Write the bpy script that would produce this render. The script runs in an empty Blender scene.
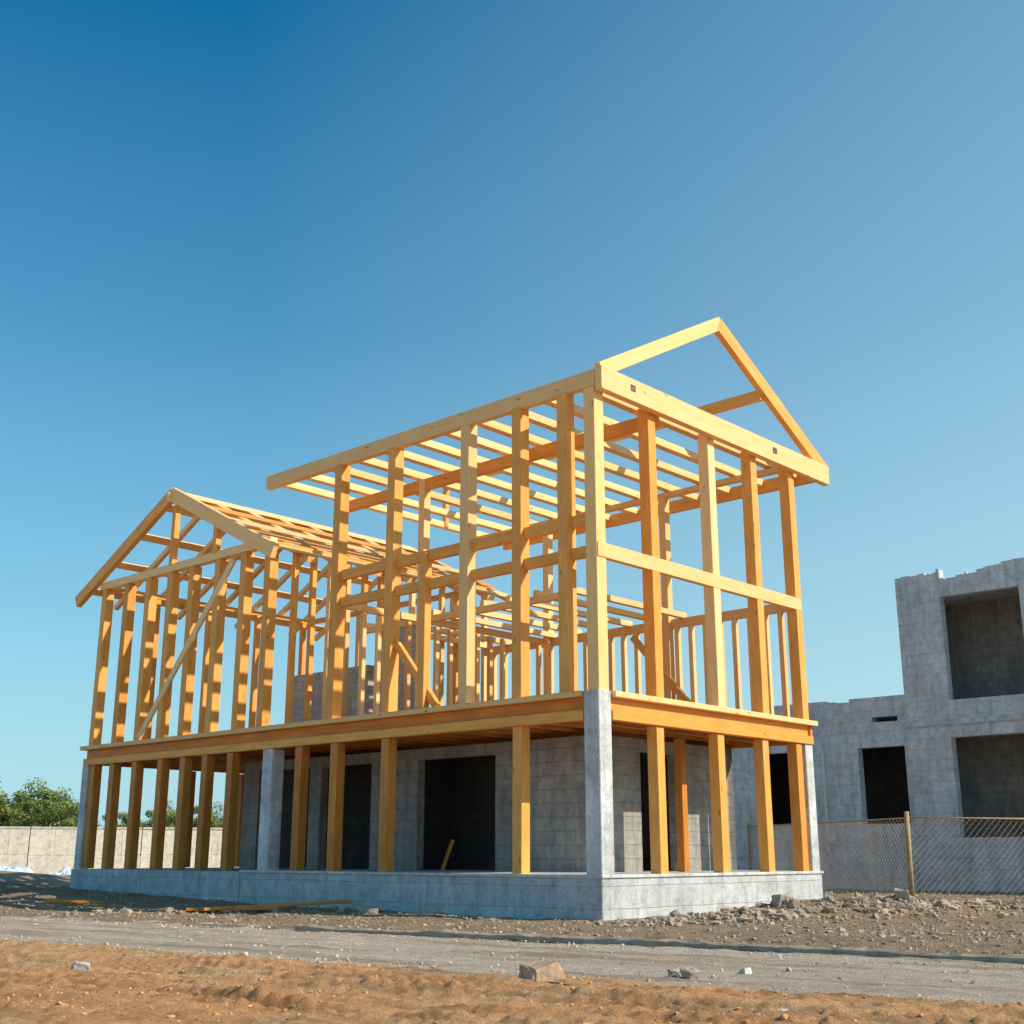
import bpy, bmesh, math, random
import numpy as np
from mathutils import Vector, Matrix, Euler
random.seed(7); rng=np.random.default_rng(5)
D=bpy.data; S=bpy.context.scene; COL=S.collection

# ------------------------------------------------------------ helpers
def link(o): COL.objects.link(o); return o
def empty(name,loc,rz,label,cat,group=None):
    o=D.objects.new(name,None); o.location=loc; o.rotation_euler=(0,0,rz); o.empty_display_size=.3
    o["label"]=label; o["category"]=cat
    if group:o["group"]=group
    return link(o)
def mesh_obj(name,verts,faces,mat,parent=None,smooth=False):
    me=D.meshes.new(name); me.from_pydata([tuple(v) for v in verts],[],[tuple(f) for f in faces]); me.update()
    o=D.objects.new(name,me); me.materials.append(mat)
    if smooth:
        me.polygons.foreach_set('use_smooth',[True]*len(me.polygons))
    if parent: o.parent=parent
    return link(o)
def bm_obj(name,bm,mat,parent=None):
    me=D.meshes.new(name); bm.to_mesh(me); bm.free(); me.materials.append(mat)
    o=D.objects.new(name,me)
    if parent:o.parent=parent
    return link(o)
def thing(o,label,cat,group=None):
    o["label"]=label;o["category"]=cat
    if group:o["group"]=group
    return o
def box_bm(sx,sy,sz,bev=.006):
    bm=bmesh.new(); bmesh.ops.create_cube(bm,size=1)
    bmesh.ops.scale(bm,vec=(sx,sy,sz),verts=bm.verts)
    if bev>0: bmesh.ops.bevel(bm,geom=bm.edges[:],offset=bev,segments=1,affect='EDGES')
    return bm
def box(name,a0,b0,z0,a1,b1,z1,mat,parent=None,bev=.01):
    bm=box_bm(abs(a1-a0),abs(b1-b0),abs(z1-z0),bev)
    o=bm_obj(name,bm,mat,parent); o.location=((a0+a1)/2,(b0+b1)/2,(z0+z1)/2); return o
def beam(name,p0,p1,w,d,mat,parent,jit=.006,bev=.006,roll=0):
    p0=Vector(p0);p1=Vector(p1)
    j=lambda:random.uniform(-jit,jit)
    p0=p0+Vector((j(),j(),0));p1=p1+Vector((j(),j(),0))
    dr=(p1-p0);L=dr.length;dr.normalize()
    up=Vector((0,0,1)) if abs(dr.z)<.95 else Vector((0,1,0))
    y=up.cross(dr).normalized(); z=dr.cross(y).normalized()
    bm=box_bm(L,w,d,bev)
    o=bm_obj(name,bm,mat,parent)
    M=Matrix((dr,y,z)).transposed().to_4x4(); M.translation=(p0+p1)/2
    o.matrix_local=M@Matrix.Rotation(math.radians(roll+random.uniform(-.5,.5)),4,'X')
    return o
def wall_mesh(L,H,T,openings):
    """panel x 0..L, z 0..H, y 0..T with rectangular voids (x0,x1,z0,z1)"""
    xs=sorted(set([0,L]+[v for o in openings for v in o[:2]])); zs=sorted(set([0,H]+[v for o in openings for v in o[2:]]))
    xs=[x for x in xs if 0<=x<=L]; zs=[z for z in zs if 0<=z<=H]
    nx,nz=len(xs)-1,len(zs)-1
    def solid(i,k):
        if i<0 or k<0 or i>=nx or k>=nz: return False
        cx=(xs[i]+xs[i+1])/2;cz=(zs[k]+zs[k+1])/2
        return not any(o[0]<cx<o[1] and o[2]<cz<o[3] for o in openings)
    V={};vl=[];F=[]
    def v(x,y,z):
        k=(round(x,4),round(y,4),round(z,4))
        if k not in V: V[k]=len(vl);vl.append(k)
        return V[k]
    for i in range(nx):
        for k in range(nz):
            if not solid(i,k): continue
            x0,x1,z0,z1=xs[i],xs[i+1],zs[k],zs[k+1]
            F.append((v(x0,0,z0),v(x1,0,z0),v(x1,0,z1),v(x0,0,z1)))
            F.append((v(x0,T,z1),v(x1,T,z1),v(x1,T,z0),v(x0,T,z0)))
            if not solid(i-1,k): F.append((v(x0,0,z0),v(x0,0,z1),v(x0,T,z1),v(x0,T,z0)))
            if not solid(i+1,k): F.append((v(x1,0,z0),v(x1,T,z0),v(x1,T,z1),v(x1,0,z1)))
            if not solid(i,k-1): F.append((v(x0,0,z0),v(x0,T,z0),v(x1,T,z0),v(x1,0,z0)))
            if not solid(i,k+1): F.append((v(x0,0,z1),v(x1,0,z1),v(x1,T,z1),v(x0,T,z1)))
    return vl,F
def wall(name,origin,rz,L,H,T,openings,mat,parent):
    v,f=wall_mesh(L,H,T,openings); o=mesh_obj(name,v,f,mat,parent)
    o.location=origin;o.rotation_euler=(0,0,rz);return o

# ------------------------------------------------------------ materials
class N:
    def __init__(s,name):
        s.m=D.materials.new(name);s.m.use_nodes=True;s.t=s.m.node_tree;s.n=s.t.nodes;s.l=s.t.links
        s.b=s.n['Principled BSDF']; s.b.inputs['Specular IOR Level'].default_value=.25
    def new(s,t,**k):
        return s.n.new(t)
    def c(s,a,b): s.l.new(a,b)
    def math(s,op,a,b=None,clamp=False):
        x=s.n.new('ShaderNodeMath');x.operation=op;x.use_clamp=clamp
        for i,v in enumerate((a,b)):
            if v is None: continue
            if isinstance(v,(int,float)): x.inputs[i].default_value=v
            else: s.c(v,x.inputs[i])
        return x.outputs[0]
    def mix(s,f,a,b,mode='MIX'):
        x=s.n.new('ShaderNodeMix');x.data_type='RGBA';x.blend_type=mode
        for i,v in ((0,f),(6,a),(7,b)):
            if isinstance(v,(int,float)): x.inputs[i].default_value=v
            elif isinstance(v,tuple): x.inputs[i].default_value=(*v,1)
            else: s.c(v,x.inputs[i])
        return x.outputs[2]
    def noise(s,vec,scale,detail=5,rough=.6,dist=0):
        x=s.new('ShaderNodeTexNoise');x.inputs['Scale'].default_value=scale;x.inputs['Detail'].default_value=detail
        x.inputs['Roughness'].default_value=rough;x.inputs['Distortion'].default_value=dist;s.c(vec,x.inputs['Vector']);return x.outputs['Fac']
    def ramp(s,f,stops):
        x=s.n.new('ShaderNodeValToRGB');e=x.color_ramp.elements
        while len(e)<len(stops): e.new(.5)
        for i,(p,c) in enumerate(stops):
            e[i].position=p;e[i].color=(*c,1) if isinstance(c,tuple) else (c,c,c,1)
        s.c(f,x.inputs[0]);return x.outputs[0]
    def bump(s,h,st,dist=.01):
        x=s.new('ShaderNodeBump');x.inputs['Strength'].default_value=st;x.inputs['Distance'].default_value=dist
        s.c(h,x.inputs['Height']);s.c(x.outputs[0],s.b.inputs['Normal']);return x

def wood(name,c1,c2,stain=.4):
    n=N(name);tc=n.new('ShaderNodeTexCoord');oi=n.new('ShaderNodeObjectInfo')
    off=n.math('MULTIPLY',oi.outputs['Random'],37.0)
    cb=n.n.new('ShaderNodeCombineXYZ')
    for i in range(3): n.c(off,cb.inputs[i])
    add=n.n.new('ShaderNodeVectorMath');add.operation='ADD';n.c(tc.outputs['Object'],add.inputs[0]);n.c(cb.outputs[0],add.inputs[1])
    mp=n.new('ShaderNodeMapping');mp.inputs['Scale'].default_value=(.9,16,16);n.c(add.outputs[0],mp.inputs[0])
    g=n.noise(mp.outputs[0],1.6,6,.62,.6)
    mp2=n.new('ShaderNodeMapping');mp2.inputs['Scale'].default_value=(2.2,5,5);n.c(add.outputs[0],mp2.inputs[0])
    bl=n.noise(mp2.outputs[0],.9,3,.5)
    vo=n.new('ShaderNodeTexVoronoi');vo.inputs['Scale'].default_value=2.6
    mp3=n.new('ShaderNodeMapping');mp3.inputs['Scale'].default_value=(.55,1.6,1.6);n.c(add.outputs[0],mp3.inputs[0]);n.c(mp3.outputs[0],vo.inputs['Vector'])
    knot=n.ramp(vo.outputs['Distance'],[(.05,1.0),(.11,0.0)])
    col=n.ramp(g,[(.28,c2),(.5,tuple((a+b)/2 for a,b in zip(c1,c2))),(.68,c1)])
    col=n.mix(n.math('MULTIPLY',n.ramp(bl,[(.35,0.0),(.7,1.0)]),stain),col,tuple(x*.62 for x in c2))
    tint=n.ramp(oi.outputs['Random'],[(0,(.84,.74,.62)),(.35,(1,.96,.9)),(.7,(1.0,1.0,1.0)),(1,(1.0,.86,.66))])
    col=n.mix(1.0,col,tint,'MULTIPLY')
    col=n.mix(n.math('MULTIPLY',knot,.6),col,(.22,.08,.02))
    n.c(col,n.b.inputs['Base Color']);n.b.inputs['Roughness'].default_value=.5
    n.bump(g,.15,.008);return n.m
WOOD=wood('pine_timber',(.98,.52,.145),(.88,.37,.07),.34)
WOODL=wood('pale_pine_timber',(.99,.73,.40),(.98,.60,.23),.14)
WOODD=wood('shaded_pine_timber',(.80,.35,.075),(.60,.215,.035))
PLY=wood('osb_sheathing',(.30,.15,.06),(.24,.11,.04))

def concrete(name,base,block=True,bw=.4,bh=.2,mort=.012,var=.25,jointdark=.72,streaks=.5,bs=.85):
    n=N(name);tc=n.new('ShaderNodeTexCoord');sp=n.n.new('ShaderNodeSeparateXYZ');n.c(tc.outputs['Object'],sp.inputs[0])
    cb=n.n.new('ShaderNodeCombineXYZ');n.c(n.math('ADD',sp.outputs[0],sp.outputs[1]),cb.inputs[0]);n.c(sp.outputs[2],cb.inputs[1])
    big=n.noise(tc.outputs['Object'],.9,5,.6);mid=n.noise(tc.outputs['Object'],5,7,.7);fine=n.noise(tc.outputs['Object'],40,5,.75)
    mp=n.new('ShaderNodeMapping');mp.inputs['Scale'].default_value=(3,3,.35);n.c(tc.outputs['Object'],mp.inputs[0])
    streak=n.noise(mp.outputs[0],1.6,5,.6)
    b=base
    col=n.ramp(big,[(.3,tuple(x*(1-var) for x in b)),(.7,tuple(min(1,x*(1+var*.7)) for x in b))])
    col=n.mix(.7,col,n.ramp(mid,[(.32,.5),(.5,.85),(.62,1.0)]),'MULTIPLY')
    col=n.mix(.45,col,n.ramp(fine,[(.35,.45),(.55,1.0)]),'MULTIPLY')
    col=n.mix(streaks,col,n.ramp(streak,[(.32,.5),(.55,1.0)]),'MULTIPLY')
    h=n.math('ADD',n.math('MULTIPLY',mid,.6),n.math('MULTIPLY',fine,.35))
    if block:
        wv=n.new('ShaderNodeTexNoise');wv.inputs['Scale'].default_value=3;wv.inputs['Detail'].default_value=4;n.c(tc.outputs['Object'],wv.inputs['Vector'])
        vs=n.new('ShaderNodeVectorMath');vs.operation='SCALE';vs.inputs['Scale'].default_value=.03;n.c(wv.outputs['Color'],vs.inputs[0])
        va=n.new('ShaderNodeVectorMath');va.operation='ADD';n.c(cb.outputs[0],va.inputs[0]);n.c(vs.outputs[0],va.inputs[1])
        br=n.new('ShaderNodeTexBrick');br.inputs['Scale'].default_value=1;br.inputs['Brick Width'].default_value=bw;br.inputs['Row Height'].default_value=bh
        br.inputs['Mortar Size'].default_value=mort;br.inputs['Mortar Smooth'].default_value=.7
        br.inputs['Color1'].default_value=(.84,.84,.84,1);br.inputs['Color2'].default_value=(1,1,1,1);br.inputs['Mortar'].default_value=(jointdark,)*3+(1,)
        n.c(va.outputs[0],br.inputs['Vector'])
        pf=n.math('MULTIPLY',n.ramp(big,[(.38,.2),(.6,1.0)]),bs)
        col=n.mix(pf,col,br.outputs['Color'],'MULTIPLY')
        h=n.math('SUBTRACT',h,n.math('MULTIPLY',br.outputs['Fac'],.5*bs))
    n.c(col,n.b.inputs['Base Color']);n.b.inputs['Roughness'].default_value=.9
    n.bump(h,.8,.025);return n.m
CONC=concrete('cast_concrete',(.70,.73,.74),True,1.2,.34,.010,.25,.70,.4,.8)
BLOCK=concrete('concrete_block',(.50,.48,.44),True,.5,.25,.014,.3,.62,.5,.75)
LBLOCK=concrete('pale_concrete_block',(.70,.68,.64),True,.4,.2,.014,.25,.66,.3,.8)
DARK=concrete('shade_dark_concrete',(.11,.10,.095),True,.4,.2,.012,.2,.75,.3)  # interior shade put into the colour, keeps rooms behind openings near black
COLM=concrete('column_concrete',(.78,.79,.78),False,streaks=.4)
GREYB=concrete('grey_building_block',(.86,.90,.93),True,.6,.3,.014,.28,.66,.5,.7)
FARW=concrete('boundary_wall_concrete',(.95,.85,.72),True,3.0,2.3,.03,.10,.7,.3)

def simple(name,col,rough=.8,metal=0,nscale=8,amt=.4):
    n=N(name);tc=n.new('ShaderNodeTexCoord');f=n.noise(tc.outputs['Object'],nscale,5,.65)
    c=n.ramp(f,[(.3,tuple(x*(1-amt) for x in col)),(.7,tuple(min(1,x*(1+amt*.5)) for x in col))])
    n.c(c,n.b.inputs['Base Color']);n.b.inputs['Roughness'].default_value=rough;n.b.inputs['Metallic'].default_value=metal
    n.bump(f,.4,.01);return n.m
ROCK=simple('rock',(.54,.38,.25),.9,0,14,.45)
ROCKG=simple('grey_rock',(.45,.38,.31),.9,0,14,.45)
ROCKW=simple('pale_rubble',(.66,.62,.56),.9,0,14,.3)
STONE=simple('gravel_stone',(.48,.37,.26),.95,0,1.3,.55)
SANDST=simple('sandy_stone',(.72,.39,.18),.95,0,1.3,.4)
WIRE=simple('galvanised_wire',(.50,.38,.26),.55,.2,3,.3)
RUST=simple('rusty_post',(.46,.32,.18),.8,.1,9,.4)
SHADE=simple('shadow_square_dark',(.16,.12,.09),.5,.5,9,.3)  # dark tone for the square shadow marks on the gable beam
PLAST=simple('pipe_plastic',(.7,.7,.68),.5,0,9,.2)
TARP=simple('pale_tarpaulin',(.6,.72,.8),.6,0,3,.3)
BARK=simple('bark',(.12,.09,.06),.9,0,9,.4)

def ground_mat():
    n=N('building_site_ground');geo=n.new('ShaderNodeNewGeometry');P=geo.outputs['Position']
    sp=n.n.new('ShaderNodeSeparateXYZ');n.c(P,sp.inputs[0])
    q=n.math('ADD',n.math('MULTIPLY',sp.outputs[0],.568),n.math('MULTIPLY',sp.outputs[1],.823))
    wob=n.noise(P,.6,4,.6)
    q2=n.math('ADD',q,n.math('MULTIPLY',n.math('SUBTRACT',wob,.5),2.2))
    m=n.math('SUBTRACT',q2,10.6,);m=n.math('MULTIPLY',m,.6,True)   # 0 sand ->1 gravel
    far=n.math('MULTIPLY',n.math('SUBTRACT',sp.outputs[1],33),.06,True)
    a=n.noise(P,.5,6,.62);b=n.noise(P,4,8,.7);c=n.noise(P,38,6,.75);d=n.noise(P,160,3,.7)
    mp=n.new('ShaderNodeMapping');mp.inputs['Rotation'].default_value=(0,0,math.radians(34.6));n.c(P,mp.inputs[0])
    mp2=n.new('ShaderNodeMapping');mp2.inputs['Scale'].default_value=(.5,3.2,1);n.c(mp.outputs[0],mp2.inputs[0])
    tr=n.noise(mp2.outputs[0],1,6,.65)
    sand=n.ramp(a,[(.3,(.92,.43,.18)),(.55,(1.0,.56,.28)),(.72,(1.0,.69,.42))])
    sand=n.mix(.5,sand,n.ramp(b,[(.33,.5),(.5,.9),(.62,1.0)]),'MULTIPLY')
    sand=n.mix(.6,sand,n.ramp(tr,[(.35,.45),(.5,.9),(.6,1.0)]),'MULTIPLY')
    sand=n.mix(.5,sand,n.ramp(c,[(.36,.5),(.56,1.0)]),'MULTIPLY')
    grav=n.ramp(b,[(.3,(.30,.22,.15)),(.5,(.48,.36,.25)),(.7,(.62,.49,.35))])
    grav=n.mix(n.ramp(a,[(.42,0.0),(.6,.45)]),grav,(.60,.39,.23))
    grav=n.mix(.75,grav,n.ramp(c,[(.38,.35),(.6,1.0)]),'MULTIPLY')
    col=n.mix(m,sand,grav);col=n.mix(far,col,(.60,.45,.30))
    n.c(col,n.b.inputs['Base Color']);n.b.inputs['Roughness'].default_value=.95;n.b.inputs['Specular IOR Level'].default_value=.1
    h=n.math('ADD',n.math('MULTIPLY',b,.9),n.math('ADD',n.math('MULTIPLY',c,.7),n.math('MULTIPLY',d,.25)))
    n.bump(h,1.0,.07);return n.m
GROUND=ground_mat()
def road_mat():
    n=N('gravel_road');geo=n.new('ShaderNodeNewGeometry');P=geo.outputs['Position']
    mp=n.new('ShaderNodeMapping');mp.inputs['Rotation'].default_value=(0,0,math.radians(34.6));n.c(P,mp.inputs[0])
    mp2=n.new('ShaderNodeMapping');mp2.inputs['Scale'].default_value=(.25,2.6,1);n.c(mp.outputs[0],mp2.inputs[0])
    tr=n.noise(mp2.outputs[0],1,6,.65);b=n.noise(P,6,7,.7);c=n.noise(P,45,6,.8)
    col=n.ramp(tr,[(.34,(.58,.44,.325)),(.5,(.86,.70,.55)),(.64,(.96,.83,.69))])
    col=n.mix(.45,col,n.ramp(b,[(.3,.5),(.6,1.0)]),'MULTIPLY')
    col=n.mix(.6,col,n.ramp(c,[(.38,.35),(.56,1.0)]),'MULTIPLY')
    n.c(col,n.b.inputs['Base Color']);n.b.inputs['Roughness'].default_value=.95;n.b.inputs['Specular IOR Level'].default_value=.1
    n.bump(n.math('ADD',n.math('MULTIPLY',b,.7),n.math('MULTIPLY',c,.9)),1.0,.07);return n.m
ROAD=road_mat()

# ------------------------------------------------------------ terrain
def hsh(i,j,s):
    v=np.sin(i*127.1+j*311.7+s*74.7)*43758.5453
    return v-np.floor(v)
def vn(x,y,s=0):
    i=np.floor(x);j=np.floor(y);fx=x-i;fy=y-j;fx=fx*fx*(3-2*fx);fy=fy*fy*(3-2*fy)
    return (hsh(i,j,s)*(1-fx)+hsh(i+1,j,s)*fx)*(1-fy)+(hsh(i,j+1,s)*(1-fx)+hsh(i+1,j+1,s)*fx)*fy
def fbm(x,y,o=4,s=0):
    t=0;a=.5
    for k in range(o): t=t+a*(vn(x,y,s+k)-.5);x=x*2.07+3.1;y=y*2.07+1.7;a*=.55
    return t
def ss(a,b,x): t=np.clip((x-a)/(b-a),0,1);return t*t*(3-2*t)
def height(x,y):
    x=np.asarray(x,float);y=np.asarray(y,float)
    q=.568*x+.823*y;p=.823*x-.568*y
    qw=q+.4*fbm(p*.5,q*.5,3,9)
    sand=.02+.08*fbm(x*.8,y*.8,4)+.09*fbm(p*.5,q*3.0,4,3)+.05*fbm(x*4.5,y*4.5,4,5)+.045*fbm(x*14,y*14,3,25)
    tr=np.zeros_like(q)
    for q0 in (6.6,6.95,7.7,8.1,8.75):
        dq=q-(q0+.15*np.sin(p*.45+q0*3)); tr=tr-.06*np.exp(-(dq/.09)**2)+.04*np.exp(-((np.abs(dq)-.16)/.05)**2)
    lug=.8+.2*np.sin(p*38+4*fbm(p,q,2,44))
    sand=sand+tr*(.15+1.0*vn(p*.9,q*2,8))*lug
    cl=vn(x*9,y*9,31);sand=sand+.06*np.clip(cl-.72,0,1)*3*vn(x*1.2,y*1.2,33)
    grav=.03+.09*fbm(x*.5,y*.5,3,2)+.08*fbm(x*3,y*3,4,6)
    def g(cx,cy,rx,ry,h,rot=0):
        dx=x-cx;dy=y-cy;c,s_=math.cos(rot),math.sin(rot);u=dx*c+dy*s_;v=-dx*s_+dy*c
        return h*np.exp(-(u/rx)**2-(v/ry)**2)
    mound=g(5.2,20.7,2.2,.8,.26,.5)+g(9.5,22.6,3,.9,.16,.2)+g(3.3,18.9,1.0,.6,.07)+g(-15,30,6,2.0,.45,-.3)+g(-11,23.6,2.5,1,.08)+g(13,24,4,1,.14)+g(-20,38,9,3,.6)
    grav=grav+mound*(1+1.2*fbm(x*2.2,y*2.2,4,4))
    w=ss(9.15,9.65,qw);w2=ss(12.75,13.1,q+.25*fbm(p*.5,q*.5,3,9))
    z=sand*(1-w)+w*((1-w2)*(-.06)+w2*grav)
    A=.678*(x-1.39)+.735*(y-19.86);B=-.735*(x-1.39)+.678*(y-19.86)
    ins=ss(.0,.3,A)*ss(.0,.3,B)*(1-ss(6.5,6.7,A))*(1-ss(15.9,16.1,B))
    z=z*(1-ins)-.02*ins
    farf=ss(45,80,np.hypot(x,y)); return z*(1-farf)
def axis(lo,hi,d0,glo,ghi):
    a=list(np.arange(lo,hi,d0));s=d0
    while a[-1]<ghi: s*=1.09;a.append(a[-1]+s)
    s=d0;b=[a[0]]
    while b[-1]>glo: s*=1.12;b.append(b[-1]-s)
    return np.array(b[::-1][:-1]+a)
xs=axis(-7,7,.026,-500,500); ys1=axis(6.5,13,.022,-60,13.1)
ys=list(ys1[ys1<13]);s_=.022
while ys[-1]<900:
    s_=min(s_*1.02,.12) if ys[-1]<30 else s_*1.08
    ys.append(ys[-1]+s_)
ys=np.array(ys)
X,Y=np.meshgrid(xs,ys);Z=height(X,Y)
def grid_obj(name,X,Y,Z,mat):
    ny,nx=X.shape;V=np.stack([X,Y,Z],-1).reshape(-1,3);idx=np.arange(ny*nx).reshape(ny,nx)
    F=np.stack([idx[:-1,:-1],idx[:-1,1:],idx[1:,1:],idx[1:,:-1]],-1).reshape(-1,4)
    me=D.meshes.new(name);me.vertices.add(len(V));me.vertices.foreach_set('co',V.ravel())
    me.loops.add(F.size);me.loops.foreach_set('vertex_index',F.ravel())
    me.polygons.add(len(F));me.polygons.foreach_set('loop_start',np.arange(0,F.size,4));me.polygons.foreach_set('loop_total',np.full(len(F),4))
    me.polygons.foreach_set('use_smooth',np.ones(len(F),bool));me.update();me.validate();me.materials.append(mat)
    return link(D.objects.new(name,me))
g=grid_obj('ground',X,Y,Z,GROUND);g["kind"]="structure"
pp=np.arange(-45,22,.06);qq=np.arange(8.9,13.5,.05);PP,QQ=np.meshgrid(pp,qq)
RX=.823*PP+.568*QQ;RY=-.568*PP+.823*QQ
RZ=.0+.07*fbm(PP*.35,QQ*2.5,4,12)+.04*fbm(RX*4,RY*4,4,13)
rd=grid_obj('road',RX,RY,RZ,ROAD);rd["kind"]="structure"
kv=[];kf=[];ps=np.arange(-12.5,14,.12)
for i,p in enumerate(ps):
    q0=13.0+.05*math.sin(p*.7)+random.uniform(-.015,.015);hh=.07+.03*float(fbm(p*1.3,2.0,3,1))*2
    prof=[(-.07,-.1),(-.06,hh*.75),(-.03,hh),(.04,hh),(.07,hh*.7),(.08,-.1)]
    for dq,z in prof:
        qv=q0+dq; kv.append((.823*p+.568*qv,-.568*p+.823*qv,z+random.uniform(-.008,.008)))
    if i:
        for k in range(5): a=(i-1)*6+k;kf.append((a,a+1,a+7,a+6))
kb=mesh_obj('kerb',kv,kf,simple('dusty_kerb_concrete',(.40,.32,.24),.95,0,6,.4));kb["kind"]="structure"

# ------------------------------------------------------------ stones
def ico():
    bm=bmesh.new();bmesh.ops.create_icosphere(bm,subdivisions=1,radius=1)
    v=np.array([x.co[:] for x in bm.verts]);f=np.array([[q.index for q in p.verts] for p in bm.faces]);bm.free();return v,f
IV,IF=ico()
def stones(name,pts,sizes,mat):
    P=np.array(pts);hz=height(P[:,0],P[:,1]);V=[];F=[];n=0
    for (x,y),h0,s in zip(pts,hz,sizes):
        v=IV*rng.uniform(.6,1.25,(len(IV),1))*np.array([rng.uniform(.8,1.3),rng.uniform(.7,1.1),rng.uniform(.45,.85)])*s
        v=np.round(v/(s*.5))*(s*.5)*.35+v*.65
        a=rng.uniform(0,6.28);c,s2=math.cos(a),math.sin(a);v=v@np.array([[c,-s2,0],[s2,c,0],[0,0,1]])
        q=.568*x+.823*y
        if 9.4<q<13.0: h0=max(h0,0.0)
        v=v+np.array([x,y,float(h0)+s*.15]);V.append(v);F.append(IF+n);n+=len(v)
    V=np.concatenate(V);F=np.concatenate(F)
    o=mesh_obj(name,V.tolist(),F.tolist(),mat);o["kind"]="stuff";return o
def pq(p,q): return (.823*p+.568*q,-.568*p+.823*q)
pts=[];sz=[]
for _ in range(6500):
    p=rng.uniform(-9,7);q=rng.uniform(5.0,9.5);x,y=pq(p,q)
    if rng.uniform()>-.1+1.4*float(vn(x*1.3,y*1.3,33)): continue
    pts.append((x,y));sz.append(min(.04,.004+rng.exponential(.0055)))
stones('pebbles',pts,sz,SANDST)
pts=[];sz=[]
for _ in range(4200):
    p=rng.uniform(-22,4);q=rng.choice([rng.uniform(9.3,12.9),rng.normal(12.75,.2),rng.normal(9.45,.2)]);x,y=pq(p,q);pts.append((x,y));sz.append(min(.032,.006+rng.exponential(.005)))
stones('road_gravel',pts,sz,simple('road_stone',(.66,.55,.43),.95,0,1.3,.45))
pts=[];sz=[]
def outside(x,y):
    A=.678*(x-1.39)+.735*(y-19.86);B=-.735*(x-1.39)+.678*(y-19.86);return not(-.08<A<6.9 and -.08<B<16.3)
while len(pts)<11000:
    x=rng.uniform(-20,16);y=rng.uniform(11,34);q=.568*x+.823*y
    if q<13.15 or not outside(x,y) or abs(x)/y>.48: continue
    pts.append((x,y));sz.append(min(.045,.010+rng.exponential(.010)))
stones('gravel',pts,sz,STONE)
pts=[];sz=[]
for cx,cy,rx,ry,nn,sm in ((5.2,20.5,2.3,.7,1500,.024),(9.5,22.6,2.8,1.0,900,.022),(3.3,18.9,1.2,.6,250,.018),(-15,30,6,2,250,.04),(-5,22.6,3,.5,200,.02),(13,24,3,1,200,.024),(6,16.5,3,1,250,.013)):
    for _ in range(nn):
        x=rng.normal(cx,rx*.7);y=rng.normal(cy,ry*.8)+(x-cx)*(.6 if cx==5.2 else .3)
        if outside(x,y) and .568*x+.823*y>13.2: pts.append((x,y));sz.append(min(.12,.014+rng.exponential(sm)))
stones('rubble',pts,sz,simple('rubble_stone',(.46,.36,.265),.95,0,2,.5))
def rock(name,x,y,sx,sy,sz_,mat,label,rot=0,seed=1):
    r=random.Random(seed);bm=bmesh.new();bmesh.ops.create_cube(bm,size=1)
    for v in bm.verts: v.co+=Vector((r.uniform(-.25,.25),r.uniform(-.25,.25),r.uniform(-.2,.2)))
    bmesh.ops.bevel(bm,geom=bm.edges[:],offset=.09,segments=1,affect='EDGES')
    bmesh.ops.subdivide_edges(bm,edges=bm.edges[:],cuts=2,use_grid_fill=True)
    for v in bm.verts: v.co+=Vector((r.uniform(-.03,.03),r.uniform(-.03,.03),r.uniform(-.03,.03)))
    bmesh.ops.scale(bm,vec=(sx,sy,sz_),verts=bm.verts)
    o=bm_obj(name,bm,mat);h0=float(height(x,y));q=.568*x+.823*y
    if 9.4<q<13: h0=max(h0,0)
    o.location=(x,y,h0+sz_*.28);o.rotation_euler=(r.uniform(-.15,.15),r.uniform(-.15,.15),rot)
    thing(o,label,'rock','loose rocks on the site ground');return o
rock('rock',.27,10.75,.27,.2,.17,ROCK,'tan angular rock lying on the sand by the road',.4,3)
rock('rock',-3.78,11.5,.17,.12,.1,ROCKW,'small white broken chunk lying on orange sand',.2,5)
rock('rock',1.5,11.1,.15,.12,.09,ROCKG,'grey broken stone on the gravel road',.8,8)
rock('rock',1.38,11.25,.11,.1,.07,ROCKG,'grey broken stone on the gravel road',.1,9)
rock('rock',2.02,11.3,.12,.1,.07,ROCKW,'pale broken stone on the gravel road',.5,11)
rock('rock',-3.55,11.7,.08,.06,.05,ROCKG,'small grey broken chunk lying on orange sand',.5,12)
rock('rock',1.75,8.6,.06,.05,.04,ROCKW,'tiny pale stone on orange sand',.5,13)
rock('rock',4.2,20.1,.3,.24,.2,ROCKG,'grey boulder on the rubble beside the foundation',.5,21)
rock('rock',5.0,20.4,.2,.17,.14,ROCKG,'grey boulder on the rubble beside the foundation',1.5,25)
rock('rock',6.4,21.2,.22,.2,.16,ROCKG,'grey boulder on the rubble between foundation and fence',1.1,26)
rock('rock',8.9,21.7,.24,.2,.15,ROCKG,'grey boulder on the gravel beside the fence',.9,22)
rock('rock',-2.4,21.8,.28,.2,.11,ROCKG,'broken slab in front of the foundation',.3,24)

pl=empty('timber_plank',(-4.1,22.85,0),math.radians(33),'long weathered plank lying on gravel by the foundation','plank','planks lying on gravel')
beam('board',(-1.4,0,.10),(1.4,0,.17),.16,.05,WOODD,pl)
pl=empty('timber_plank',(-4.9,22.35,0),math.radians(12),'short weathered plank lying on gravel by the foundation','plank','planks lying on gravel')
beam('board',(-.7,0,.09),(.8,0,.10),.14,.05,WOODD,pl)
pl=empty('timber_plank',(-8.6,25.2,0),math.radians(5),'short weathered plank lying on gravel by the foundation','plank','planks lying on gravel')
beam('board',(-.5,0,.12),(.6,0,.10),.14,.05,WOODD,pl)

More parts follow.
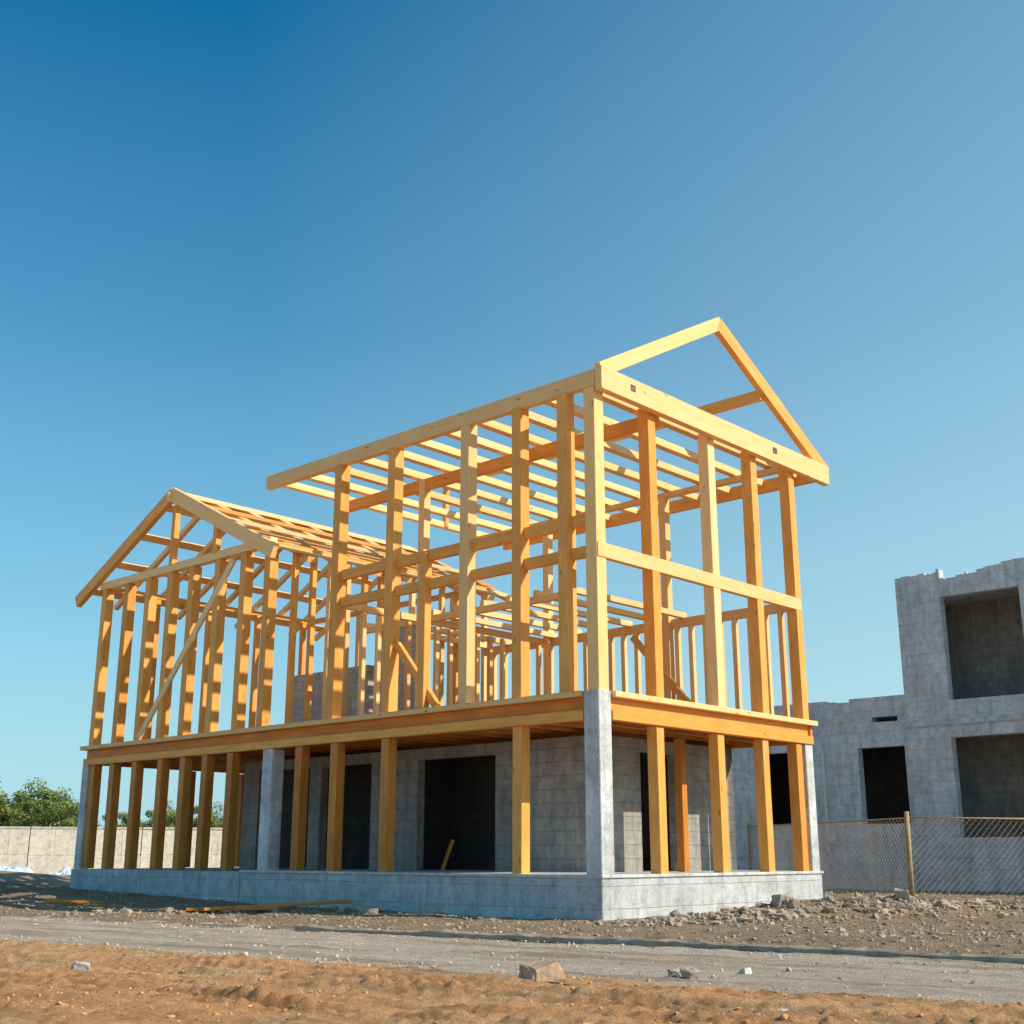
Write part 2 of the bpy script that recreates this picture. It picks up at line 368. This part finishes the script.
# ------------------------------------------------------------ the house
H=empty('timber_frame_house',(1.39,19.86,0),math.radians(47.3),'two-storey pine timber frame house skeleton on a grey concrete base','house')
FZ=.68;PT=3.09
box('foundation',0,0,-.3,6.78,9.45,FZ,CONC,H,.015)
box('foundation',-.05,9.45,-.3,6.83,16.25,FZ-.015,CONC,H,.015)
box('sill_ledge',-.03,-.03,FZ-.04,6.81,9.44,FZ+.012,COLM,H,.01)
for a,b,w in ((.16,.16,.3),(.16,8.73,.3),(6.62,.16,.26),(.12,16.08,.24),(6.6,8.7,.28),(6.6,16.0,.26)):
    top=3.56 if (a<1 and b<1) else PT
    box('column',a-w/2-.02,b-w/2-.02,FZ-.01,a+w/2,b+w/2,top,COLM,H,.012)
T=.2
wall('block_wall',(2.2,12.6,FZ),math.radians(-90),10.8,2.42,T,[(6.04,8.24,0,2.2),(2.9,4.6,0,2.2),(.6,2.5,0,2.2)],BLOCK,H)
wall('block_wall',(2.2,1.8,FZ+.001),0,4.4,2.42,T,[(1.25,2.4,0,2.2)],BLOCK,H)
wall('block_wall',(6.6,1.8,FZ+.002),math.radians(90),10.8,2.42,T,[],BLOCK,H)
wall('block_wall',(2.4,12.4,FZ+.001),0,4.2,2.42,T,[],BLOCK,H)
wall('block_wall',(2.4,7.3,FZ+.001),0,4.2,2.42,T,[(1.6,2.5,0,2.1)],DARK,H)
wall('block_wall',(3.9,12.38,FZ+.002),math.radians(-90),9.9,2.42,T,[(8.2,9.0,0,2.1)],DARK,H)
wall('block_wall',(2.6,11.6,3.56),math.radians(-90),4.5,2.45,T,[(0,2.9,1.55,2.45),(2.9,3.3,0,2.45),(3.3,3.7,2.1,2.45)],LBLOCK,H)
beam('leaning_board',(2.0,5.6,FZ),(2.18,5.5,FZ+.6),.22,.03,WOODD,H)
PW=.21
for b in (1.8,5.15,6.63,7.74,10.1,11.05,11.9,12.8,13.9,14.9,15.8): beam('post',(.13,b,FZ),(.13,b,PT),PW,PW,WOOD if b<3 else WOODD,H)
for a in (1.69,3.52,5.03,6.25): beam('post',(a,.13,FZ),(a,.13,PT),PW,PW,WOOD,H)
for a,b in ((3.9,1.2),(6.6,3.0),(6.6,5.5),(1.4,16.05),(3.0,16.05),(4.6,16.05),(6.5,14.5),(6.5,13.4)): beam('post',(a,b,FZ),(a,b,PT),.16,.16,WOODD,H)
# deck band: stacked double timber (lower beam proud, upper beam recessed) under a bright top plate
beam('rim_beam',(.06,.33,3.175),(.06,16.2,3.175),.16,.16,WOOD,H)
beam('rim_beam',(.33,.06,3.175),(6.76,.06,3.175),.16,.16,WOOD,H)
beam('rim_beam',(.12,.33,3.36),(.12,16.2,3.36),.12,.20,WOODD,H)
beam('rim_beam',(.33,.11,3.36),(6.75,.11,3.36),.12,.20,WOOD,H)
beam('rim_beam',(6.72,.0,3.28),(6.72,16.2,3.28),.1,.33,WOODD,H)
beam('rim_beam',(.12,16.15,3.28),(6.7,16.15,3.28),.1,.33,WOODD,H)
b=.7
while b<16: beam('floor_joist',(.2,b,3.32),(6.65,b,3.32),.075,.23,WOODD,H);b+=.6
box('floor_deck',.12,.12,3.447,6.68,16.1,3.475,PLY,H,.003)
beam('sole_plate',(.04,.33,3.51),(.04,16.28,3.51),.27,.095,WOODL,H)
beam('sole_plate',(.33,.04,3.51),(6.84,.04,3.51),.27,.095,WOODL,H)
beam('sole_plate',(6.7,.1,3.51),(6.7,16.2,3.51),.2,.07,WOOD,H)
# tall block
SZ=3.55;TZ=8.82
for b in (.72,1.8,3.1,5.15,6.8): beam('stud',(.12,b,SZ),(.12,b,TZ),.23,.22,WOOD if b!=3.1 else WOODL,H)
beam('stud',(.17,.14,SZ),(.17,.14,TZ),.25,.24,WOODL,H)
beam('stud',(.1,4.2,SZ),(.1,4.2,6.5),.17,.17,WOOD,H)
for a in (1.68,3.59,5.09,6.55): beam('stud',(a,.12,SZ),(a,.12,TZ),.22,.23,WOOD if a!=3.59 else WOODL,H)
for a,b in ((2.0,6.3),(6.6,6.8),(6.6,3.3)): beam('stud',(a,b,SZ),(a,b,TZ),.18,.18,WOODL,H)
beam('eave_beam',(.09,-.02,8.93),(.09,9.32,8.93),.15,.29,WOODL,H)
beam('eave_beam',(7.76,-.02,8.93),(7.76,9.32,8.93),.13,.28,WOOD,H)
beam('gable_beam',(.03,-.09,8.90),(7.89,-.09,8.90),.15,.42,WOODL,H)
beam('wall_plate',(6.6,.1,8.84),(6.6,9.2,8.84),.16,.12,WOODL,H)
beam('wall_plate',(2.0,.1,8.70),(2.0,9.2,8.70),.14,.24,WOOD,H)
b=.55
while b<9.4: beam('ceiling_joist',(.15,b,9.0),(7.7,b,9.0),.17,.15,WOODL,H);b+=.87
beam('rafter',(.06,-.09,9.04),(3.92,-.09,11.18),.13,.26,WOODL,H)
beam('rafter',(7.89,-.09,8.95),(3.84,-.09,11.14),.13,.31,WOOD,H)
beam('purlin',(5.45,-.06,10.1),(5.45,9.3,10.1),.13,.22,WOOD,H)
beam('strut',(5.45,9.2,8.95),(5.45,9.2,10.05),.12,.12,WOOD,H)
for a in (.85,5.6): box('shadow_square',a,-.18,8.87,a+.14,-.167,8.99,SHADE,H,.002)  # thin dark plates stand in for small square shadows on the beam
# mid rails, let in between the posts
beam('rail',(.15,.16,5.9),(.15,6.85,5.9),.12,.19,WOOD,H)
beam('rail',(.152,.16,6.46),(.152,6.85,6.46),.12,.2,WOOD,H)
beam('rail',(.06,.06,5.9),(6.65,.06,5.9),.12,.25,WOODL,H)
beam('rail',(6.66,.1,5.9),(6.66,9.0,5.9),.1,.2,WOODL,H)
beam('rail',(.1,6.88,5.9),(6.7,6.88,5.9),.1,.14,WOODL,H)
b=2.9
while b<9: beam('ceiling_joist',(2.6,b,6.04),(6.7,b,6.04),.12,.12,WOODL,H);b+=.75
beam('rail',(2.62,2.7,5.9),(2.62,8.9,5.9),.1,.14,WOODL,H)
b=.5
while b<9: beam('stud',(6.66,b,SZ),(6.66,b,5.8),.10,.11,WOODL,H);b+=.37
a=.9
while a<6.5: beam('stud',(a,6.9,SZ),(a,6.9,5.8),.10,.10,WOODL,H);a+=.42
beam('brace',(.16,5.4,5.3),(.16,3.9,3.6),.1,.14,WOOD,H)
beam('brace',(6.5,4.2,5.7),(6.5,2.3,3.6),.1,.14,WOOD,H)
beam('brace',(.0,13.75,3.62),(.0,10.35,7.35),.06,.16,WOODL,H)
# wing
WZ=7.46
for b in (15.95,14.9,13.9,12.95,12.05,11.0,10.0,9.1): beam('stud',(.12,b,SZ),(.12,b,WZ),.22,.21,WOOD,H)
a=.75
while a<6.9: beam('stud',(a,9.08,SZ),(a,9.08,WZ),.12,.12,WOOD if random.random()<.3 else WOODL,H);a+=.5
a=1.6
while a<6.9: beam('stud',(a,16.05,SZ),(a,16.05,WZ),.14,.14,WOOD,H);a+=1.6
b=10.1
while b<16: beam('stud',(6.66,b,SZ),(6.66,b,WZ),.14,.14,WOODL,H);b+=1.25
beam('wall_plate',(.08,9.0,7.56),(.08,16.12,7.56),.2,.19,WOODL,H)
beam('wall_plate',(.19,9.08,7.52),(6.8,9.08,7.52),.16,.12,WOOD,H)
beam('wall_plate',(.19,16.05,7.52),(6.8,16.05,7.52),.16,.12,WOOD,H)
beam('wall_plate',(6.66,9.1,7.53),(6.66,16.1,7.53),.16,.12,WOOD,H)
beam('ridge_beam',(-.25,12.88,9.26),(7.6,12.88,9.26),.08,.24,WOODL,H)
a=.95
while a<7.7:
    beam('rafter',(a,8.75,7.26),(a,12.84,9.34),.26,.13,WOODL,H)
    beam('rafter',(a,17.0,7.26),(a,12.92,9.34),.12,.13,WOODL,H);a+=.95
beam('rafter',(-.1,8.72,7.26),(-.1,12.92,9.37),.14,.32,WOODL,H)
beam('rafter',(-.1,17.04,7.26),(-.1,12.85,9.37),.14,.29,WOOD,H)
for k in range(5):
    t=.05+k*.22; bb=8.75+t*4.13; zz=7.26+t*2.1+.10
    beam('sheathing_board',(-.03+random.uniform(0,.08),bb,zz),(7.7+random.uniform(-.3,.1),bb,zz),.46,.03,WOOD if k in (1,3) else WOODL,H,roll=27+random.uniform(-1.5,1.5))
for k in range(4):
    t=.08+k*.26; bb=17.0-t*4.13; zz=7.26+t*2.1+.10
    beam('sheathing_board',(-.03,bb,zz),(7.6,bb,zz),.26,.03,WOODL,H,roll=-27)
for b,z in ((12.88,9.1),(11.1,8.3)): beam('stud',(.02,b,7.62),(.02,b,z),.14,.14,WOOD,H)

# ------------------------------------------------------------ grey building
G=empty('concrete_building',(11.4,36,0),math.radians(-42.7),'unfinished grey concrete block building with open window holes','building')
notch=[];r=random.Random(12);x=0;lv=8.95
while x<9:
    wd=r.choice([.06,.09,.13,.2,.3]);lv=min(9.14,max(8.74,lv+r.uniform(-.09,.09)))
    if 1.3<x<1.75: lv=8.68+r.uniform(0,.05)
    notch.append((round(x,3),min(9,round(x+wd,3)),round(lv,3),9.15));x+=wd
wall('wall',(0,0,0),0,9,9.15,.3,notch+[(1.33,3.6,5.21,8.18),(1.28,3.95,1.45,4.17),(5.2,7.4,5.21,8.18),(5.2,7.6,1.45,4.17)],GREYB,G)
wall('wall',(.302,.3,0),math.radians(90),7.7,8.66,.3,[],GREYB,G)
wall('wall',(9,.3,0),math.radians(90),7.7,8.66,.3,[],GREYB,G)
wall('wall',(0.3,8.0,0),0,8.7,8.65,.3,[],GREYB,G)
wall('partition',(.302,2.6,.01),0,8.3,8.4,.2,[],BLOCK,G)
wall('partition',(4.6,.3,.01),math.radians(90),2.3,8.4,.2,[],GREYB,G)
box('floor_slab',.31,.31,4.5,8.69,7.9,4.8,COLM,G); box('roof_slab',.31,.31,8.4,8.69,7.9,8.6,COLM,G)
box('ledge',-.03,-.05,4.52,9.0,-.002,4.68,COLM,G)
wall('wall',(-7,.06,0),0,6.98,5.49,.3,[(5.37,6.85,1.85,4.03),(2.0,3.4,1.85,4.03),(5.9,6.7,4.75,4.9),(0,2.5,5.38,5.49),(4.4,4.7,5.44,5.49),(4.7,5.2,5.4,5.49)],GREYB,G)
wall('wall',(-6.7,.37,0),math.radians(90),7.5,5.3,.3,[],GREYB,G)
wall('wall',(-6.7,7.8,0),0,6.7,5.3,.3,[],GREYB,G)
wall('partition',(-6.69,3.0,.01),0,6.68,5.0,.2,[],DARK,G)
box('roof_slab',-6.69,.37,5.0,-.01,7.7,5.2,COLM,G)
beam('pipe',(-2.75,-.02,1.0),(-2.75,-.02,4.1),.09,.09,PLAST,G,bev=.03)
box('meter_box',-2.72,-.1,1.3,-2.5,.055,1.55,PLAST,G,.01)
beam('window_board',(3.05,.5,1.7),(3.75,.4,1.9),.04,.4,WOODD,G)

# ------------------------------------------------------------ chain-link fence
FE=empty('chain_link_fence',(8.17,26.4,0),0,'chain link fence with rusty posts in front of the grey building','fence')
def cyl(name,p0,p1,r,mat,parent,n=8):
    p0=Vector(p0);p1=Vector(p1);bm=bmesh.new();bmesh.ops.create_cone(bm,cap_ends=True,segments=n,radius1=r,radius2=r*.95,depth=(p1-p0).length)
    for f in bm.faces: f.smooth=len(f.verts)==4
    o=bm_obj(name,bm,mat,parent);M=(p1-p0).to_track_quat('Z','Y').to_matrix().to_4x4();M.translation=(p0+p1)/2;o.matrix_local=M;return o
def tube(V,F,p0,p1,r):
    d=(p1-p0).normalized();u=d.cross(Vector((.3,.5,.8))).normalized();w=d.cross(u);n=len(V)
    for p in (p0,p1):
        for k in range(3):
            a=k*2.0944;V.append(p+u*r*math.cos(a)+w*r*math.sin(a))
    for k in range(3): F.append((n+k,n+(k+1)%3,n+3+(k+1)%3,n+3+k))
def chain(parent,p0,p1,zb,zt,sp=.10):
    p0=Vector(p0);p1=Vector(p1);L=(p1-p0).length;d=(p1-p0)/L;Hh=zt-zb;V=[];F=[]
    k=-Hh
    while k<L:
        for sgn in (1,-1):
            s0=max(0,-k);s1=min(Hh,L-k)
            if s1-s0<.02: continue
            pts=[];m=4
            for i in range(m+1):
                s=s0+(s1-s0)*i/m;t=k+s;z=zb+(s if sgn==1 else Hh-s)
                off=.035*math.sin(t*1.9+z*1.3);pts.append(Vector((p0.x+d.x*t-d.y*off,p0.y+d.y*t+d.x*off,z)))
            for i in range(m): tube(V,F,pts[i],pts[i+1],.0040)
        k+=sp*1.4142
    return mesh_obj('wire_mesh',V,F,WIRE,parent)
line=[(-1.6,9.0),(0,0),(3.6,.5),(7.0,1.0)]
for i,(x,y) in enumerate(line):
    cyl('post',(x,y,-.1),(x+(.03 if i==1 else 0),y,1.86),.055 if i==1 else .035,RUST,FE)
    if i:
        x0,y0=line[i-1];chain(FE,(x0,y0),(x,y),.12,1.72)
        cyl('rail',(x0,y0,1.74),(x,y,1.74+random.uniform(-.03,.0)),.018,RUST,FE)

# ------------------------------------------------------------ boundary wall, trees, tarps
BW=empty('boundary_wall',(-20,60,0),math.radians(16),'long pale beige concrete boundary wall behind the site','wall')
for k in range(13):
    x=-30+k*5; bm=box_bm(4.96,.22,2.35,.015);o=bm_obj('panel',bm,FARW,BW);o.location=(x,random.uniform(-.03,.03),.98+random.uniform(-.03,.03))
    box('coping',x-2.47,-.16,2.15,x+2.47,.16,2.23+random.uniform(0,.02),FARW,BW,.01)
LEAF=[]
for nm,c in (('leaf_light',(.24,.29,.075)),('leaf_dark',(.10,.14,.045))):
    n=N(nm);gi=n.new('ShaderNodeTexCoord');f=n.noise(gi.outputs['Object'],1.1,4,.6)
    n.c(n.ramp(f,[(.3,tuple(x*.6 for x in c)),(.7,tuple(x*1.3 for x in c))]),n.b.inputs['Base Color']);n.b.inputs['Roughness'].default_value=.7;LEAF.append(n.m)
def tree_meshes(seed,h,r,nc):
    R=np.random.default_rng(seed);tv=[];tf=[]
    def limb(p0,p1,r0,r1):
        p0=Vector(p0);p1=Vector(p1);d=(p1-p0).normalized();u=d.orthogonal().normalized();w=d.cross(u);n=len(tv)
        for p,rr in ((p0,r0),(p1,r1)):
            for k in range(7): a=k*.8976;tv.append(p+u*rr*math.cos(a)+w*rr*math.sin(a))
        for k in range(7): tf.append((n+k,n+(k+1)%7,n+7+(k+1)%7,n+7+k))
    limb((0,0,-.2),(.1,0,h*.4),.2,.14);clumps=[]
    for k in range(nc):
        d=R.normal(size=3);d/=np.linalg.norm(d);rr=R.uniform(.35,.95)
        c=(d[0]*rr*r,d[1]*rr*r,h*.56+d[2]*rr*h*.38);clumps.append((c,R.uniform(.3,.6)*r*.5))
        if k<9: limb((.1,0,h*.36),c,.08,.02)
    V=[];F=[];M=[]
    for c,cr in clumps:
        for _ in range(300):
            d=R.normal(size=3);d/=np.linalg.norm(d);p=np.array(c)+d*cr*R.uniform(.45,1.05)*np.array([1,1,.75])
            u=R.normal(size=3);u/=np.linalg.norm(u);w=np.cross(u,R.normal(size=3));w/=np.linalg.norm(w);s=R.uniform(.045,.095);n=len(V)
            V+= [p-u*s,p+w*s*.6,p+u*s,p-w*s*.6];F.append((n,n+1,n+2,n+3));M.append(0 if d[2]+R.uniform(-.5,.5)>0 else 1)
    a=D.meshes.new('trunk');a.from_pydata([tuple(v) for v in tv],[],tf);a.materials.append(BARK)
    b=D.meshes.new('crown');b.from_pydata([tuple(v) for v in V],[],F);b.materials.append(LEAF[0]);b.materials.append(LEAF[1]);b.polygons.foreach_set('material_index',M);b.update()
    return a,b
TM=[tree_meshes(1,5.8,2.9,70),tree_meshes(2,5.2,2.6,60)]
def tree(x,y,s,k,lab,rot):
    e=empty('tree',(x,y,0),rot,lab,'tree','green trees beyond the boundary wall');e.scale=(s,s,s)
    for nm,me in zip(('trunk','crown'),TM[k]):
        o=D.objects.new(nm,me);o.parent=e;link(o)
big='large leafy green tree standing beyond the beige boundary wall';sm='small green treetop showing above the beige boundary wall'
for x,y,s,k,l,r in ((-33.0,80,1.0,0,big,0),(-30.4,81,1.02,1,big,1),(-28.6,79,.86,0,big,2.2),(-31.5,83,1.0,0,big,3.2),(-35.5,84,.95,1,big,4),(-26.0,84,.74,1,sm,1),(-24.0,86,.78,0,sm,2),(-21.8,88,.86,1,sm,3),(-19.8,87,.76,0,sm,5),(-40,85,1.05,0,big,3),(-17.4,89,.86,1,sm,.4),(-15,89,.8,0,sm,1.4)):
    tree(x,y,s,k,l,r)
def heap(name,x,y,sx,sy,h,mat,label,cat,seed):
    n=28;V=[];F=[]
    for j in range(n):
        for i in range(n):
            u=i/(n-1)*2-1;v=j/(n-1)*2-1;e=max(0,1-(u*u+v*v))
            V.append((u*sx,v*sy,-.05+h*(e**.6)*(1+1.6*float(fbm(u*3+seed,v*3,4,seed)))))
    for j in range(n-1):
        for i in range(n-1): a=j*n+i;F.append((a,a+1,a+n+1,a+n))
    o=mesh_obj(name,V,F,mat);o.location=(x,y,float(height(x,y)));thing(o,label,cat,'tarpaulin heaps by the wall')
heap('tarpaulin_heap',-20.6,52,1.5,1,.5,TARP,'crumpled pale blue tarpaulin heap before the boundary wall','tarpaulin',3)
heap('tarpaulin_heap',-18.2,52.5,.9,.8,.4,TARP,'crumpled pale blue tarpaulin heap before the boundary wall','tarpaulin',6)

# ------------------------------------------------------------ sky, sun, camera
sund=Vector((.95,-.31,0)).normalized();el=math.radians(34)
sv=Vector((sund.x*math.cos(el),sund.y*math.cos(el),math.sin(el)))
w=D.worlds.new("World");S.world=w;w.use_nodes=True;nt=w.node_tree;nn=nt.nodes;lk=nt.links.new
sky=nn.new('ShaderNodeTexSky');sky.sky_type='NISHITA';sky.sun_disc=False;sky.sun_elevation=el
sky.sun_rotation=math.atan2(sund.x,sund.y);sky.air_density=1.0;sky.dust_density=1.0;sky.ozone_density=1.5;sky.altitude=0
mx=nn.new('ShaderNodeMix');mx.data_type='RGBA';mx.blend_type='MULTIPLY';mx.inputs[0].default_value=1;mx.inputs[7].default_value=(.56,.98,1.06,1)
hs=nn.new('ShaderNodeHueSaturation');hs.inputs['Saturation'].default_value=1.28
lk(sky.outputs[0],mx.inputs[6]);lk(mx.outputs[2],hs.inputs['Color'])
tc=nn.new('ShaderNodeTexCoord');sp=nn.new('ShaderNodeSeparateXYZ');lk(tc.outputs['Generated'],sp.inputs[0])
rp=nn.new('ShaderNodeValToRGB');e=rp.color_ramp.elements;stops=[(0,.9),(.08,.72),(.2,.46),(.4,.16),(.62,.0)]
while len(e)<len(stops): e.new(.5)
for i,(p,c) in enumerate(stops): e[i].position=p;e[i].color=(c,c,c,1)
lk(sp.outputs[2],rp.inputs[0])
m1=nn.new('ShaderNodeMapRange');m1.inputs[1].default_value=-.2;m1.inputs[2].default_value=.6;m1.inputs[3].default_value=0;m1.inputs[4].default_value=.42;lk(sp.outputs[0],m1.inputs[0])
ad=nn.new('ShaderNodeMath');ad.operation='ADD';ad.use_clamp=True;lk(rp.outputs[0],ad.inputs[0]);lk(m1.outputs[0],ad.inputs[1])
hz=nn.new('ShaderNodeMix');hz.data_type='RGBA';hz.inputs[7].default_value=(3.6,5.5,6.25,1);lk(ad.outputs[0],hz.inputs[0]);lk(hs.outputs[0],hz.inputs[6])
bg=nn['Background'];bg.inputs[1].default_value=.135;lk(hz.outputs[2],bg.inputs[0])
L=D.lights.new('sun','SUN');L.energy=5.0;L.angle=math.radians(.5);L.color=(1,.88,.72);lo=D.objects.new('sun',L);link(lo)
lo.rotation_euler=sv.to_track_quat('Z','Y').to_euler();lo.location=(10,-10,20)
cam=D.cameras.new('camera');cam.sensor_width=36;cam.lens=43.4;cam.clip_end=3000;cam.clip_start=.1
co=D.objects.new('camera',cam);link(co);co.location=(0,0,1.0);co.rotation_euler=(math.radians(105.5),0,0);S.camera=co
S.view_settings.view_transform='Standard';S.view_settings.look='None';S.view_settings.exposure=0
